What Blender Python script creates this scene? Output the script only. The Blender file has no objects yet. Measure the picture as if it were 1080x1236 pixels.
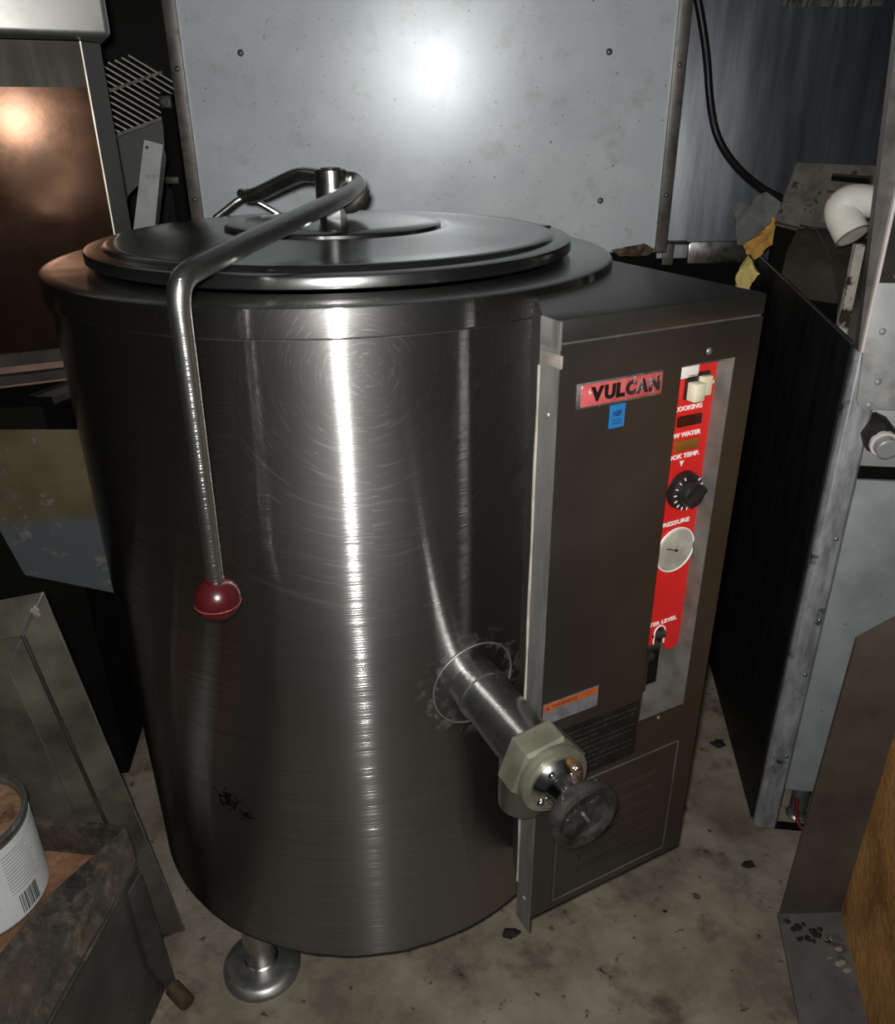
import bpy, bmesh, math, random
from mathutils import Vector, Matrix, noise
random.seed(7)
S = bpy.context.scene
COL = S.collection
PI = math.pi
R = math.radians

# ------------------------------------------------------------------ materials
def new_mat(name):
    m = bpy.data.materials.new(name); m.use_nodes = True
    nt = m.node_tree; nt.nodes.clear()
    out = nt.nodes.new('ShaderNodeOutputMaterial')
    return m, nt, out

def N(nt, t, **kw):
    n = nt.nodes.new(t)
    for k, v in kw.items():
        if k in n.inputs: n.inputs[k].default_value = v
        else: setattr(n, k, v)
    return n

def ramp(nt, fac, stops):
    r = nt.nodes.new('ShaderNodeValToRGB')
    els = r.color_ramp.elements
    while len(els) < len(stops): els.new(0.5)
    for e, (p, c) in zip(els, stops):
        e.position = p
        e.color = (c, c, c, 1) if isinstance(c, (int, float)) else (*c, 1)
    nt.links.new(fac, r.inputs[0])
    return r.outputs[0]

def coords(nt, scale=(1, 1, 1)):
    tc = nt.nodes.new('ShaderNodeTexCoord')
    mp = nt.nodes.new('ShaderNodeMapping'); mp.inputs['Scale'].default_value = scale
    nt.links.new(tc.outputs['Object'], mp.inputs['Vector'])
    return mp.outputs[0]

def surf(name, c1, c2, metallic=0.0, rough=(0.4, 0.6), scale=8, detail=6, lo=.35, hi=.65,
         stain=None, stain_scale=5, stain_range=(.55, .7), speck=None, speck_scale=60, speck_range=(.62, .68),
         bump=.0, bump_scale=60, stretch=(1, 1, 1), aniso=0.0, aniso_rot=.25, zstain=None, wave=0.0, diffuse_mix=0.0, spec=.5):
    m, nt, out = new_mat(name)
    L = nt.links
    v = coords(nt, stretch)
    n1 = N(nt, 'ShaderNodeTexNoise', Scale=scale, Detail=detail, Roughness=.6); L.new(v, n1.inputs['Vector'])
    col = ramp(nt, n1.outputs[0], [(lo, c1), (hi, c2)])
    rg = ramp(nt, n1.outputs[0], [(lo, rough[0]), (hi, rough[1])])
    vv = coords(nt)
    def layer(col, c, sc, rn, det):
        nn = N(nt, 'ShaderNodeTexNoise', Scale=sc, Detail=det, Roughness=.65); L.new(vv, nn.inputs['Vector'])
        f = ramp(nt, nn.outputs[0], [(rn[0], 0.0), (rn[1], 1.0)])
        mx = nt.nodes.new('ShaderNodeMixRGB'); L.new(f, mx.inputs[0]); L.new(col, mx.inputs[1]); mx.inputs[2].default_value = (*c, 1)
        return mx.outputs[0], f
    stf = None
    if stain: col, stf = layer(col, stain, stain_scale, stain_range, 8)
    if zstain:                                             # a wash mark with its own ragged edge, low on the sheet
        sp = nt.nodes.new('ShaderNodeSeparateXYZ'); L.new(vv, sp.inputs[0])
        mr = N(nt, 'ShaderNodeMapRange'); L.new(sp.outputs['Z'], mr.inputs[0]); mr.inputs[1].default_value = zstain[1]; mr.inputs[2].default_value = zstain[2]
        nz = N(nt, 'ShaderNodeTexNoise', Scale=11, Detail=8, Roughness=.7); L.new(vv, nz.inputs['Vector'])
        ad = N(nt, 'ShaderNodeMath', operation='ADD'); L.new(mr.outputs[0], ad.inputs[0]); L.new(nz.outputs[0], ad.inputs[1])
        f = ramp(nt, ad.outputs[0], [(.84, 0.0), (1.0, 1.0)])
        mx = nt.nodes.new('ShaderNodeMixRGB'); L.new(f, mx.inputs[0]); L.new(col, mx.inputs[1]); mx.inputs[2].default_value = (*zstain[0], 1); col = mx.outputs[0]
    if speck: col, _ = layer(col, speck, speck_scale, speck_range, 3)
    b = N(nt, 'ShaderNodeBsdfPrincipled', Metallic=metallic, Anisotropic=aniso)
    b.inputs['Anisotropic Rotation'].default_value = aniso_rot
    b.inputs['Specular IOR Level'].default_value = spec
    L.new(col, b.inputs['Base Color']); L.new(rg, b.inputs['Roughness'])
    if aniso:
        t = N(nt, 'ShaderNodeTangent', direction_type='RADIAL', axis='Z'); L.new(t.outputs[0], b.inputs['Tangent'])
    last = None
    if bump:
        nb = N(nt, 'ShaderNodeTexNoise', Scale=bump_scale, Detail=5); L.new(v, nb.inputs['Vector'])
        bp = N(nt, 'ShaderNodeBump', Strength=bump, Distance=.01); L.new(nb.outputs[0], bp.inputs['Height'])
        last = bp
    if wave:
        nw = N(nt, 'ShaderNodeTexNoise', Scale=5.0, Detail=2); L.new(vv, nw.inputs['Vector'])
        bw = N(nt, 'ShaderNodeBump', Strength=wave, Distance=.02); L.new(nw.outputs[0], bw.inputs['Height'])
        if last: L.new(last.outputs[0], bw.inputs['Normal'])
        last = bw
    if last: L.new(last.outputs[0], b.inputs['Normal'])
    shader = b.outputs[0]
    if diffuse_mix:
        d = N(nt, 'ShaderNodeBsdfPrincipled', Metallic=metallic, Roughness=.5); L.new(col, d.inputs['Base Color'])
        mx = N(nt, 'ShaderNodeMixShader'); mx.inputs[0].default_value = diffuse_mix
        L.new(shader, mx.inputs[1]); L.new(d.outputs[0], mx.inputs[2]); shader = mx.outputs[0]
    L.new(shader, out.inputs[0])
    return m

M = {}
def kettle_mat(name, c1, c2, kk, ra, extra=True):
    m, nt, out = new_mat(name); L = nt.links
    geo = nt.nodes.new('ShaderNodeNewGeometry'); tc = nt.nodes.new('ShaderNodeTexCoord')
    sep = nt.nodes.new('ShaderNodeSeparateXYZ'); L.new(tc.outputs['Object'], sep.inputs[0])
    def math_(op, *v):
        n = N(nt, 'ShaderNodeMath', operation=op)
        for i, x in enumerate(v):
            if isinstance(x, (int, float)): n.inputs[i].default_value = x
            else: L.new(x, n.inputs[i])
        return n.outputs[0]
    # brushing: fine lines round the shell tilt the surface up and down only
    zz = math_('MULTIPLY', sep.outputs['Z'], 2400.0)
    n1 = N(nt, 'ShaderNodeTexNoise', noise_dimensions='1D', Scale=1.0, Detail=3, Roughness=.7); L.new(zz, n1.inputs['W'])
    k = math_('MULTIPLY', math_('SUBTRACT', n1.outputs[0], .5), kk)
    cb = nt.nodes.new('ShaderNodeCombineXYZ'); L.new(k, cb.inputs['Z'])
    ad = N(nt, 'ShaderNodeVectorMath', operation='ADD'); L.new(geo.outputs['Normal'], ad.inputs[0]); L.new(cb.outputs[0], ad.inputs[1])
    nm = N(nt, 'ShaderNodeVectorMath', operation='NORMALIZE'); L.new(ad.outputs[0], nm.inputs[0])
    def dents(normal):
        nw = N(nt, 'ShaderNodeTexNoise', Scale=6.0, Detail=2); L.new(tc.outputs['Object'], nw.inputs['Vector'])
        bw = N(nt, 'ShaderNodeBump', Strength=.07, Distance=.02); L.new(nw.outputs[0], bw.inputs['Height'])
        if normal: L.new(normal, bw.inputs['Normal'])
        return bw.outputs[0]
    tg = N(nt, 'ShaderNodeTangent', direction_type='RADIAL', axis='Z')
    # colour: steel with a few burnt specks low on the left
    nc = N(nt, 'ShaderNodeTexNoise', Scale=4, Detail=6); L.new(tc.outputs['Object'], nc.inputs['Vector'])
    col = ramp(nt, nc.outputs[0], [(.35, c1), (.65, c2)])
    for c, r, sc in (((-.185, -.297, .418), .030, 170), ((-.165, -.31, .40), .018, 220)):
        dv = N(nt, 'ShaderNodeVectorMath', operation='DISTANCE'); L.new(tc.outputs['Object'], dv.inputs[0]); dv.inputs[1].default_value = c
        f1 = math_('SUBTRACT', 1.0, math_('DIVIDE', dv.outputs['Value'], r))
        ns = N(nt, 'ShaderNodeTexNoise', Scale=sc, Detail=3); L.new(tc.outputs['Object'], ns.inputs['Vector'])
        f = math_('GREATER_THAN', math_('ADD', math_('MULTIPLY', f1, .35), ns.outputs[0]), .72)
        mx = nt.nodes.new('ShaderNodeMixRGB'); L.new(f, mx.inputs[0]); L.new(col, mx.inputs[1]); mx.inputs[2].default_value = (.02, .015, .012, 1); col = mx.outputs[0]
    A = N(nt, 'ShaderNodeBsdfPrincipled', Metallic=1.0, Roughness=ra, Anisotropic=1.0 if extra else 0.0); A.inputs['Anisotropic Rotation'].default_value = .25
    L.new(col, A.inputs['Base Color']); L.new(tg.outputs[0], A.inputs['Tangent']); L.new(dents(nm.outputs[0]), A.inputs['Normal'])
    B = N(nt, 'ShaderNodeBsdfPrincipled', Metallic=1.0, Roughness=.46, Anisotropic=.7 if extra else 0.0); B.inputs['Anisotropic Rotation'].default_value = .25
    L.new(col, B.inputs['Base Color']); L.new(tg.outputs[0], B.inputs['Tangent']); L.new(dents(None), B.inputs['Normal'])
    # arc-shaped scouring scratches around the upper front
    mp = nt.nodes.new('ShaderNodeMapping'); mp.inputs['Location'].default_value = (-.02, .345, -.99); L.new(tc.outputs['Object'], mp.inputs['Vector'])
    dv = N(nt, 'ShaderNodeVectorMath', operation='LENGTH'); L.new(mp.outputs[0], dv.inputs[0])
    s2 = nt.nodes.new('ShaderNodeSeparateXYZ'); L.new(mp.outputs[0], s2.inputs[0])
    ang = math_('ARCTAN2', s2.outputs['X'], s2.outputs['Z'])
    tot = None
    for fr_, fa, off in ((260.0, 1.6, 0.0), (380.0, 2.6, 7.0)):
        cv = nt.nodes.new('ShaderNodeCombineXYZ'); L.new(math_('MULTIPLY', dv.outputs['Value'], fr_), cv.inputs['X']); L.new(math_('ADD', math_('MULTIPLY', ang, fa), off), cv.inputs['Y'])
        ns = N(nt, 'ShaderNodeTexNoise', Scale=1.0, Detail=2, Distortion=.6); L.new(cv.outputs[0], ns.inputs['Vector'])
        f = ramp(nt, ns.outputs[0], [(.60, 0.0), (.72, 1.0)])
        tot = f if tot is None else math_('ADD', tot, f)
    reg = ramp(nt, dv.outputs['Value'], [(.06, .5), (.16, 1.0), (.40, 0.0)])
    fac = math_('ADD', math_('MULTIPLY', math_('MULTIPLY', tot, reg), .22), math_('ADD', math_('MULTIPLY', reg, .15), .12))
    d3 = N(nt, 'ShaderNodeVectorMath', operation='DISTANCE'); L.new(tc.outputs['Object'], d3.inputs[0]); d3.inputs[1].default_value = (.1345, -.3235, .590)
    n3 = N(nt, 'ShaderNodeTexNoise', Scale=85, Detail=6); L.new(tc.outputs['Object'], n3.inputs['Vector'])
    scuff = math_('MULTIPLY', ramp(nt, d3.outputs['Value'], [(.038, 0.0), (.053, 1.0), (.060, 1.0), (.080, 0.0)]), ramp(nt, n3.outputs[0], [(.52, 0.0), (.60, 1.0)]))
    if not extra: scuff = math_('MULTIPLY', scuff, 0.0); fac = math_('ADD', .14, 0.0)
    fac = math_('ADD', fac, math_('MULTIPLY', scuff, .4))
    mx = N(nt, 'ShaderNodeMixShader'); L.new(fac, mx.inputs[0]); L.new(A.outputs[0], mx.inputs[1]); L.new(B.outputs[0], mx.inputs[2])
    D_ = N(nt, 'ShaderNodeBsdfDiffuse'); D_.inputs[0].default_value = (.20, .185, .165, 1)
    m2 = N(nt, 'ShaderNodeMixShader'); L.new(math_('ADD', math_('MULTIPLY', scuff, .13), .015), m2.inputs[0]); L.new(mx.outputs[0], m2.inputs[1]); L.new(D_.outputs[0], m2.inputs[2])
    L.new(m2.outputs[0], out.inputs[0])
    return m
M['kettle'] = kettle_mat('brushed_kettle_steel', (.29, .286, .278), (.34, .337, .33), 3.2, .18)
M['lever'] = kettle_mat('brushed_lever_steel', (.50, .50, .49), (.60, .60, .585), 2.0, .20, False)
M['pipesteel'] = surf('turned_pipe_steel', (.34, .337, .33), (.40, .397, .39), 1, (.24, .30), 30, 4, diffuse_mix=.15)
M['deck'] = surf('dull_kettle_steel', (.22, .22, .22), (.28, .28, .28), .98, (.16, .21), 10, 6, wave=.03)
M['lid'] = surf('polished_lid_steel', (.22, .22, .22), (.29, .29, .287), .98, (.17, .24), 7, 6, wave=.02)
M['bar'] = surf('polished_bar_steel', (.50, .50, .49), (.62, .62, .60), 1, (.22, .28), 20, 4, diffuse_mix=.15)
M['post'] = surf('worn_steel', (.42, .41, .39), (.55, .54, .52), 1, (.2, .34), 20, 4)
M['cabinet'] = surf('dark_cabinet_steel', (.125, .120, .112), (.16, .154, .145), .92, (.32, .40), 5, 7,
                    stain=(.14, .12, .09), stain_scale=4, stain_range=(.58, .8), bump=.02, bump_scale=40)
M['flange'] = surf('lit_flange_steel', (.19, .19, .18), (.26, .26, .25), .7, (.38, .5), 18, 5, stretch=(6, 6, 1))  # paler than the cabinet: reflected light on its side strip put into the colour
M['caulk'] = surf('yellowed_sealant', (.24, .22, .18), (.36, .335, .285), 0, (.5, .7), 30, 4)
M['rust_metal'] = surf('rust_bracket', (.18, .155, .12), (.32, .29, .25), .4, (.5, .7), 40, 5)
M['nut'] = surf('brass_nut_patina', (.125, .122, .088), (.185, .182, .135), .4, (.42, .55), 25, 5, stain=(.2, .18, .11), stain_scale=40, stain_range=(.62, .72))
M['chrome'] = surf('chrome', (.66, .66, .65), (.75, .75, .74), 1, (.12, .2), 20, 3, stain=(.2, .18, .15), stain_scale=50, stain_range=(.6, .7))
M['wheel'] = surf('worn_black_handwheel', (.014, .0135, .012), (.042, .040, .035), .3, (.36, .5), 50, 6, speck=(.45, .42, .34), speck_scale=70, speck_range=(.66, .74))
M['ball'] = surf('oxblood_plastic', (.042, .0045, .006), (.055, .006, .008), 0, (.24, .32), 15, 3)
M['black'] = surf('black_plastic', (.008, .008, .008), (.014, .014, .014), 0, (.28, .4), 20, 3)
M['blacktop'] = surf('soot_black_steel', (.006, .006, .006), (.012, .011, .010), .2, (.5, .65), 6, 7, stretch=(4, 4, 1), spec=.3)
M['void'] = surf('gap_shade_black', (.003, .003, .0025), (.006, .0055, .005), 0, (.7, .9), 9, 6, spec=.1)  # near-black: gap and interior shade put into the colour; also the black post
M['red'] = surf('red_control_overlay', (.52, .012, .012), (.60, .018, .015), 0, (.35, .45), 8, 3)
M['redplate'] = surf('faded_red_plate', (.38, .06, .06), (.5, .10, .10), .1, (.35, .5), 60, 4, speck=(.55, .5, .5), speck_scale=90, speck_range=(.64, .72))
M['white'] = surf('white_print', (.72, .66, .62), (.8, .74, .7), 0, (.4, .5), 30, 3)
M['plateedge'] = surf('nameplate_chrome', (.35, .34, .34), (.6, .6, .6), .9, (.25, .4), 90, 4)
M['blue'] = surf('blue_sticker', (.012, .12, .32), (.018, .15, .38), 0, (.3, .4), 30, 3)
M['bluetext'] = surf('dark_blue_print', (.006, .03, .10), (.008, .04, .12), 0, (.4, .5), 30, 3)
M['label'] = surf('black_label', (.005, .005, .005), (.009, .009, .009), 0, (.35, .5), 30, 3)
M['wornletter'] = surf('chipped_black_letter', (.01, .01, .01), (.05, .05, .05), .4, (.3, .5), 90, 4, stain=(.34, .33, .33), stain_scale=120, stain_range=(.56, .60))
M['greyprint'] = surf('grey_print', (.018, .018, .018), (.030, .030, .030), 0, (.5, .6), 30, 3)
M['warnfilm'] = surf('scuffed_silver_sticker', (.13, .13, .14), (.22, .22, .23), .3, (.35, .5), 60, 5)
M['orange'] = surf('orange_print', (.30, .065, .016), (.38, .09, .022), 0, (.4, .5), 40, 3)
M['orangeprint'] = surf('dark_print', (.12, .03, .015), (.16, .04, .02), 0, (.4, .5), 40, 3)
M['ivory'] = surf('ivory_plastic', (.55, .50, .33), (.66, .62, .45), 0, (.35, .5), 40, 4)
M['lampred'] = surf('unlit_red_lens', (.03, .006, .004), (.05, .01, .006), 0, (.15, .25), 40, 3)
M['lampamber'] = surf('unlit_amber_lens', (.16, .06, .01), (.24, .09, .015), 0, (.15, .25), 40, 3)
M['gaugeface'] = surf('clouded_gauge_glass', (.27, .26, .22), (.45, .43, .37), 0, (.25, .4), 30, 6)
M['jamb'] = surf('smeared_steel_recess', (.09, .086, .076), (.19, .18, .16), .2, (.35, .5), 14, 6, stain=(.16, .10, .05), stain_scale=18, stain_range=(.6, .72))
M['sheet'] = surf('aluminium_sheet', (.71, .77, .81), (.80, .86, .895), .22, (.36, .42), 6, 7,
                  stain=(.58, .60, .60), stain_scale=16, stain_range=(.56, .80), speck=(.20, .19, .165), speck_scale=150, speck_range=(.675, .72))
M['strip'] = surf('grimy_edge_strip', (.14, .13, .12), (.22, .21, .19), .7, (.4, .55), 20, 5, stain=(.09, .07, .05), stain_scale=20)
M['rearsteel'] = surf('dark_brushed_backguard', (.20, .213, .24), (.32, .338, .37), .95, (.33, .40), 4, 7, stretch=(5, 5, .6), bump=.01, bump_scale=30)
M['emboss'] = surf('cast_badge_metal', (.20, .19, .17), (.32, .31, .28), .8, (.4, .55), 40, 4)
M['galv'] = surf('galvanised_steel', (.25, .275, .28), (.34, .365, .37), .25, (.42, .55), 12, 7,
                 stain=(.25, .26, .25), stain_scale=10, stain_range=(.55, .75), speck=(.07, .065, .055), speck_scale=55, speck_range=(.73, .76))
M['plate'] = surf('riveted_zinc_plate', (.31, .32, .32), (.43, .44, .44), .25, (.4, .52), 14, 7, stain=(.22, .2, .17), stain_scale=13, stain_range=(.58, .75))
M['postgrey'] = surf('scuffed_grey_post', (.24, .25, .275), (.44, .45, .475), .45, (.42, .58), 14, 7, stretch=(4, 4, 1.2),
                     stain=(.05, .045, .04), stain_scale=16, stain_range=(.60, .68))
M['pvc'] = surf('dusty_white_pvc', (.62, .59, .51), (.74, .72, .65), 0, (.35, .5), 14, 5, stain=(.48, .42, .32), stain_scale=18, stain_range=(.62, .8))
M['peel'] = surf('peeling_painted_post', (.34, .32, .27), (.46, .43, .36), .1, (.5, .7), 30, 6, stain=(.03, .02, .015), stain_scale=26, stain_range=(.52, .58))
M['tray'] = surf('grimy_cast_frame', (.085, .08, .068), (.16, .152, .13), .1, (.5, .7), 30, 6, speck=(.03, .025, .02), speck_scale=60, speck_range=(.6, .66))
M['brownliner'] = surf('brown_board', (.14, .08, .055), (.22, .14, .10), 0, (.6, .8), 20, 5)
M['foam'] = surf('yellow_foam', (.46, .24, .05), (.62, .36, .08), 0, (.7, .9), 25, 6, stain=(.18, .09, .03), stain_scale=25, stain_range=(.58, .72), bump=.4, bump_scale=80)
M['foampale'] = surf('pale_yellow_foam', (.58, .44, .13), (.7, .55, .2), 0, (.7, .9), 25, 6, bump=.3, bump_scale=60)
M['cloth'] = surf('grey_rag', (.11, .11, .105), (.19, .19, .18), 0, (.7, .9), 30, 6, bump=.3, bump_scale=70)
M['sacking'] = surf('dark_smoked_sheet', (.032, .027, .021), (.065, .056, .044), .2, (.42, .6), 9, 6, stain=(.08, .065, .04), stain_scale=5, stain_range=(.6, .75))
M['cord'] = surf('black_rubber', (.008, .008, .009), (.013, .013, .014), 0, (.4, .5), 20, 3)
M['floor'] = surf('worn_concrete', (.125, .103, .074), (.275, .243, .185), 0, (.75, .9), 7, 9, lo=.36, hi=.66,
                  stain=(.085, .066, .046), stain_scale=9, stain_range=(.54, .68), speck=(.05, .038, .028), speck_scale=36, speck_range=(.64, .70), bump=.25, bump_scale=45)
M['wall'] = surf('dark_wall', (.012, .011, .010), (.022, .020, .018), 0, (.7, .9), 5, 5)  # plain near-black wall tone
M['copper'] = surf('heat_tinted_stainless', (.015, .0068, .0034), (.032, .0155, .0085), .92, (.155, .185), 9, 7, diffuse_mix=.35,
                   stain=(.014, .009, .006), stain_scale=7, stain_range=(.46, .64), bump=.008, bump_scale=30)
M['olive'] = surf('smoky_stainless', (.007, .0062, .0046), (.012, .0108, .008), .85, (.34, .44), 6, 7, stretch=(8, 8, 1))
M['trimedge'] = surf('bare_edge_metal', (.5, .46, .38), (.65, .6, .5), .5, (.35, .5), 30, 3)
M['soot'] = surf('sooty_steel', (.03, .027, .023), (.065, .06, .05), .6, (.45, .6), 10, 6)
M['slat'] = surf('grimy_light_slat', (.028, .024, .023), (.06, .052, .05), 0, (.8, .95), 12, 6, spec=.1)
M['grille'] = surf('wire_plating', (.20, .19, .155), (.30, .285, .24), .3, (.4, .55), 40, 3)
M['greyboard'] = surf('grey_flat_sheet', (.075, .075, .072), (.11, .11, .105), .2, (.5, .65), 9, 5)
M['stained'] = surf('stained_galvanised', (.075, .060, .030), (.12, .098, .055), .2, (.45, .6), 7, 7,
                    zstain=((.085, .096, .104), .67, .50), speck=(.17, .165, .14), speck_scale=34, speck_range=(.60, .70))
M['pan'] = surf('greasy_panel_steel', (.042, .038, .028), (.135, .125, .094), .4, (.4, .58), 6, 8, bump=.04, bump_scale=40,
                stain=(.03, .027, .022), stain_scale=7, stain_range=(.55, .72))
M['char'] = surf('charred_flaking_steel', (.010, .008, .006), (.055, .044, .030), .1, (.6, .85), 14, 9, stain=(.12, .10, .068), stain_scale=40, stain_range=(.50, .78),
                 speck=(.14, .055, .025), speck_scale=24, speck_range=(.62, .7), bump=.4, bump_scale=60)
M['rustfloor'] = surf('rusty_tray_bottom', (.15, .070, .036), (.27, .14, .078), .1, (.7, .9), 16, 8, stain=(.05, .03, .02), stain_scale=12, stain_range=(.60, .70),
                      speck=(.45, .38, .3), speck_scale=80, speck_range=(.72, .76), bump=.5, bump_scale=60)
M['boxsteel'] = surf('dull_grey_steel', (.075, .072, .066), (.13, .125, .115), .6, (.45, .6), 8, 6, stain=(.05, .035, .025), stain_scale=9, stain_range=(.6, .75))
M['paper'] = surf('white_paper_label', (.56, .58, .58), (.66, .68, .68), 0, (.5, .65), 14, 4)
M['print'] = surf('pale_grey_print', (.30, .31, .31), (.36, .37, .37), 0, (.6, .7), 20, 3)
M['ink'] = surf('dark_ink', (.03, .03, .03), (.05, .05, .05), 0, (.6, .7), 20, 3)
M['tin'] = surf('tinplate', (.22, .22, .21), (.36, .36, .35), .85, (.3, .45), 20, 5)
M['grease'] = surf('brown_grease', (.17, .10, .055), (.27, .17, .10), 0, (.35, .7), 30, 8, stain=(.07, .035, .015), stain_scale=20, stain_range=(.58, .68), bump=.5, bump_scale=50)
M['brownsheet'] = surf('brown_smoked_sheet', (.085, .072, .060), (.135, .118, .10), .45, (.45, .6), 6, 8, stain=(.055, .042, .033), stain_scale=8, stain_range=(.57, .72))
M['greyflange'] = surf('grimy_grey_flange', (.095, .088, .085), (.14, .13, .126), .2, (.55, .7), 12, 6, stain=(.035, .025, .02), stain_scale=16, stain_range=(.56, .66))
M['rust'] = surf('orange_rust', (.24, .105, .030), (.58, .29, .085), .0, (.6, .85), 7, 9, stain=(.17, .075, .03), stain_scale=6, stain_range=(.58, .75),
                 speck=(.40, .25, .09), speck_scale=80, speck_range=(.58, .68), bump=.3, bump_scale=80)
M['pipe'] = surf('rusty_pipe', (.055, .035, .02), (.10, .065, .035), .3, (.5, .7), 30, 5)
M['crumb'] = surf('burnt_crumb', (.004, .0035, .003), (.008, .007, .006), 0, (.7, .9), 60, 4)
M['chip'] = surf('pale_chip', (.17, .15, .12), (.30, .26, .21), 0, (.6, .8), 60, 4)
M['redhose'] = surf('red_hose', (.10, .008, .006), (.14, .012, .01), 0, (.4, .5), 20, 3)
M['hoodsteel'] = surf('hood_steel', (.26, .26, .245), (.36, .36, .34), .75, (.34, .46), 9, 5, stain=(.2, .19, .17), stain_scale=10, stain_range=(.58, .75))

# ------------------------------------------------------------------ mesh building
def basis(o, x, y, z):
    x, y, z = Vector(x), Vector(y), Vector(z)
    return Matrix(((x.x, y.x, z.x, o[0]), (x.y, y.y, z.y, o[1]), (x.z, y.z, z.z, o[2]), (0, 0, 0, 1)))

class MB:
    def __init__(self): self.bm = bmesh.new()
    def _merge(self, b, mat=None):
        if mat is not None: bmesh.ops.transform(b, matrix=mat, verts=b.verts)
        me = bpy.data.meshes.new('tmp'); b.to_mesh(me); b.free()
        self.bm.from_mesh(me); bpy.data.meshes.remove(me)
        return self
    def box(self, lo, hi, mat=None, bev=0.0, seg=2):
        b = bmesh.new(); bmesh.ops.create_cube(b, size=1)
        lo, hi = Vector(lo), Vector(hi)
        for v in b.verts: v.co = Vector(((lo[i] + hi[i]) / 2 + v.co[i] * (hi[i] - lo[i]) for i in range(3)))
        if bev: bmesh.ops.bevel(b, geom=list(b.edges), offset=bev, segments=seg, profile=.5, affect='EDGES')
        return self._merge(b, mat)
    def prism(self, poly, z0, z1, mat=None, bev=0.0):
        b = bmesh.new()
        lo = [b.verts.new((p[0], p[1], z0)) for p in poly]; hi = [b.verts.new((p[0], p[1], z1)) for p in poly]
        b.faces.new(lo[::-1]); b.faces.new(hi); n = len(poly)
        for i in range(n): b.faces.new((lo[i], lo[(i + 1) % n], hi[(i + 1) % n], hi[i]))
        bmesh.ops.recalc_face_normals(b, faces=b.faces)
        if bev: bmesh.ops.bevel(b, geom=list(b.edges), offset=bev, segments=2, profile=.5, affect='EDGES')
        return self._merge(b, mat)
    def plate(self, pts, thick, mat=None):
        """flat polygon given by 3-D points, with real thickness (centred on the pts plane)"""
        b = bmesh.new(); P = [Vector(p) for p in pts]
        n = Vector((0, 0, 0))
        for i in range(len(P)): n += P[i].cross(P[(i + 1) % len(P)])
        n.normalize()
        lo = [b.verts.new(p - n * thick / 2) for p in P]; hi = [b.verts.new(p + n * thick / 2) for p in P]
        b.faces.new(lo[::-1]); b.faces.new(hi)
        for i in range(len(P)): j = (i + 1) % len(P); b.faces.new((lo[i], lo[j], hi[j], hi[i]))
        bmesh.ops.recalc_face_normals(b, faces=b.faces)
        return self._merge(b, mat)
    def lathe(self, prof, seg=96, mat=None):
        b = bmesh.new(); rings = []
        for r, z in prof:
            if r < 1e-6: rings.append([b.verts.new((0, 0, z))])
            else: rings.append([b.verts.new((r * math.cos(2 * PI * i / seg), r * math.sin(2 * PI * i / seg), z)) for i in range(seg)])
        for a, c in zip(rings, rings[1:]):
            for i in range(seg):
                j = (i + 1) % seg
                if len(a) == 1 and len(c) == 1: continue
                if len(a) == 1: b.faces.new((a[0], c[j], c[i]))
                elif len(c) == 1: b.faces.new((a[i], a[j], c[0]))
                else: b.faces.new((a[i], a[j], c[j], c[i]))
        bmesh.ops.recalc_face_normals(b, faces=b.faces)
        return self._merge(b, mat)
    def tube(self, path, rad, seg=16, smooth=0, cap=True, mat=None):
        P = [Vector(p) for p in path]; Rr = list(rad) if isinstance(rad, (list, tuple)) else [rad] * len(P)
        for _ in range(smooth):
            Q, q = [P[0]], [Rr[0]]
            for i in range(len(P) - 1):
                Q += [P[i].lerp(P[i + 1], .25), P[i].lerp(P[i + 1], .75)]
                q += [Rr[i] * .75 + Rr[i + 1] * .25, Rr[i] * .25 + Rr[i + 1] * .75]
            P, Rr = Q + [P[-1]], q + [Rr[-1]]
        b = bmesh.new(); rings = []; up = None
        for i, p in enumerate(P):
            t = (P[min(i + 1, len(P) - 1)] - P[max(i - 1, 0)]).normalized()
            if up is None:
                up = Vector((0, 0, 1)) if abs(t.z) < .9 else Vector((1, 0, 0))
            up = (up - t * up.dot(t)).normalized(); s = t.cross(up)
            rings.append([b.verts.new(p + Rr[i] * (math.cos(2 * PI * k / seg) * up + math.sin(2 * PI * k / seg) * s)) for k in range(seg)])
        for a, c in zip(rings, rings[1:]):
            for k in range(seg): b.faces.new((a[k], a[(k + 1) % seg], c[(k + 1) % seg], c[k]))
        if cap: b.faces.new(rings[0][::-1]); b.faces.new(rings[-1])
        bmesh.ops.recalc_face_normals(b, faces=b.faces)
        return self._merge(b, mat)
    def ball(self, c, r, seg=32, sc=(1, 1, 1), mat=None):
        b = bmesh.new(); bmesh.ops.create_uvsphere(b, u_segments=seg, v_segments=seg // 2, radius=r)
        for v in b.verts: v.co = Vector((v.co.x * sc[0], v.co.y * sc[1], v.co.z * sc[2])) + Vector(c)
        return self._merge(b, mat)
    def crumple(self, pts, thick, amp, freq, cuts=3, seed=0.0):
        b = bmesh.new(); P = [Vector(p) for p in pts]
        b.faces.new([b.verts.new(p) for p in P])
        n = Vector((0, 0, 0))
        for i in range(len(P)): n += P[i].cross(P[(i + 1) % len(P)])
        n.normalize()
        bmesh.ops.triangulate(b, faces=b.faces)
        for _ in range(cuts): bmesh.ops.subdivide_edges(b, edges=b.edges, cuts=1, use_grid_fill=True); bmesh.ops.triangulate(b, faces=b.faces)
        for v in b.verts:
            d = noise.noise(v.co * freq + Vector((seed, seed, seed))) + .5 * noise.noise(v.co * freq * 2.3 + Vector((seed, 3, 1)))
            e = noise.noise_vector(v.co * freq * 1.4 + Vector((9, seed, 2)))
            v.co += n * d * amp + e * amp * .35
        bmesh.ops.recalc_face_normals(b, faces=b.faces)
        bmesh.ops.solidify(b, geom=list(b.faces), thickness=thick)
        return self._merge(b)
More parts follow.
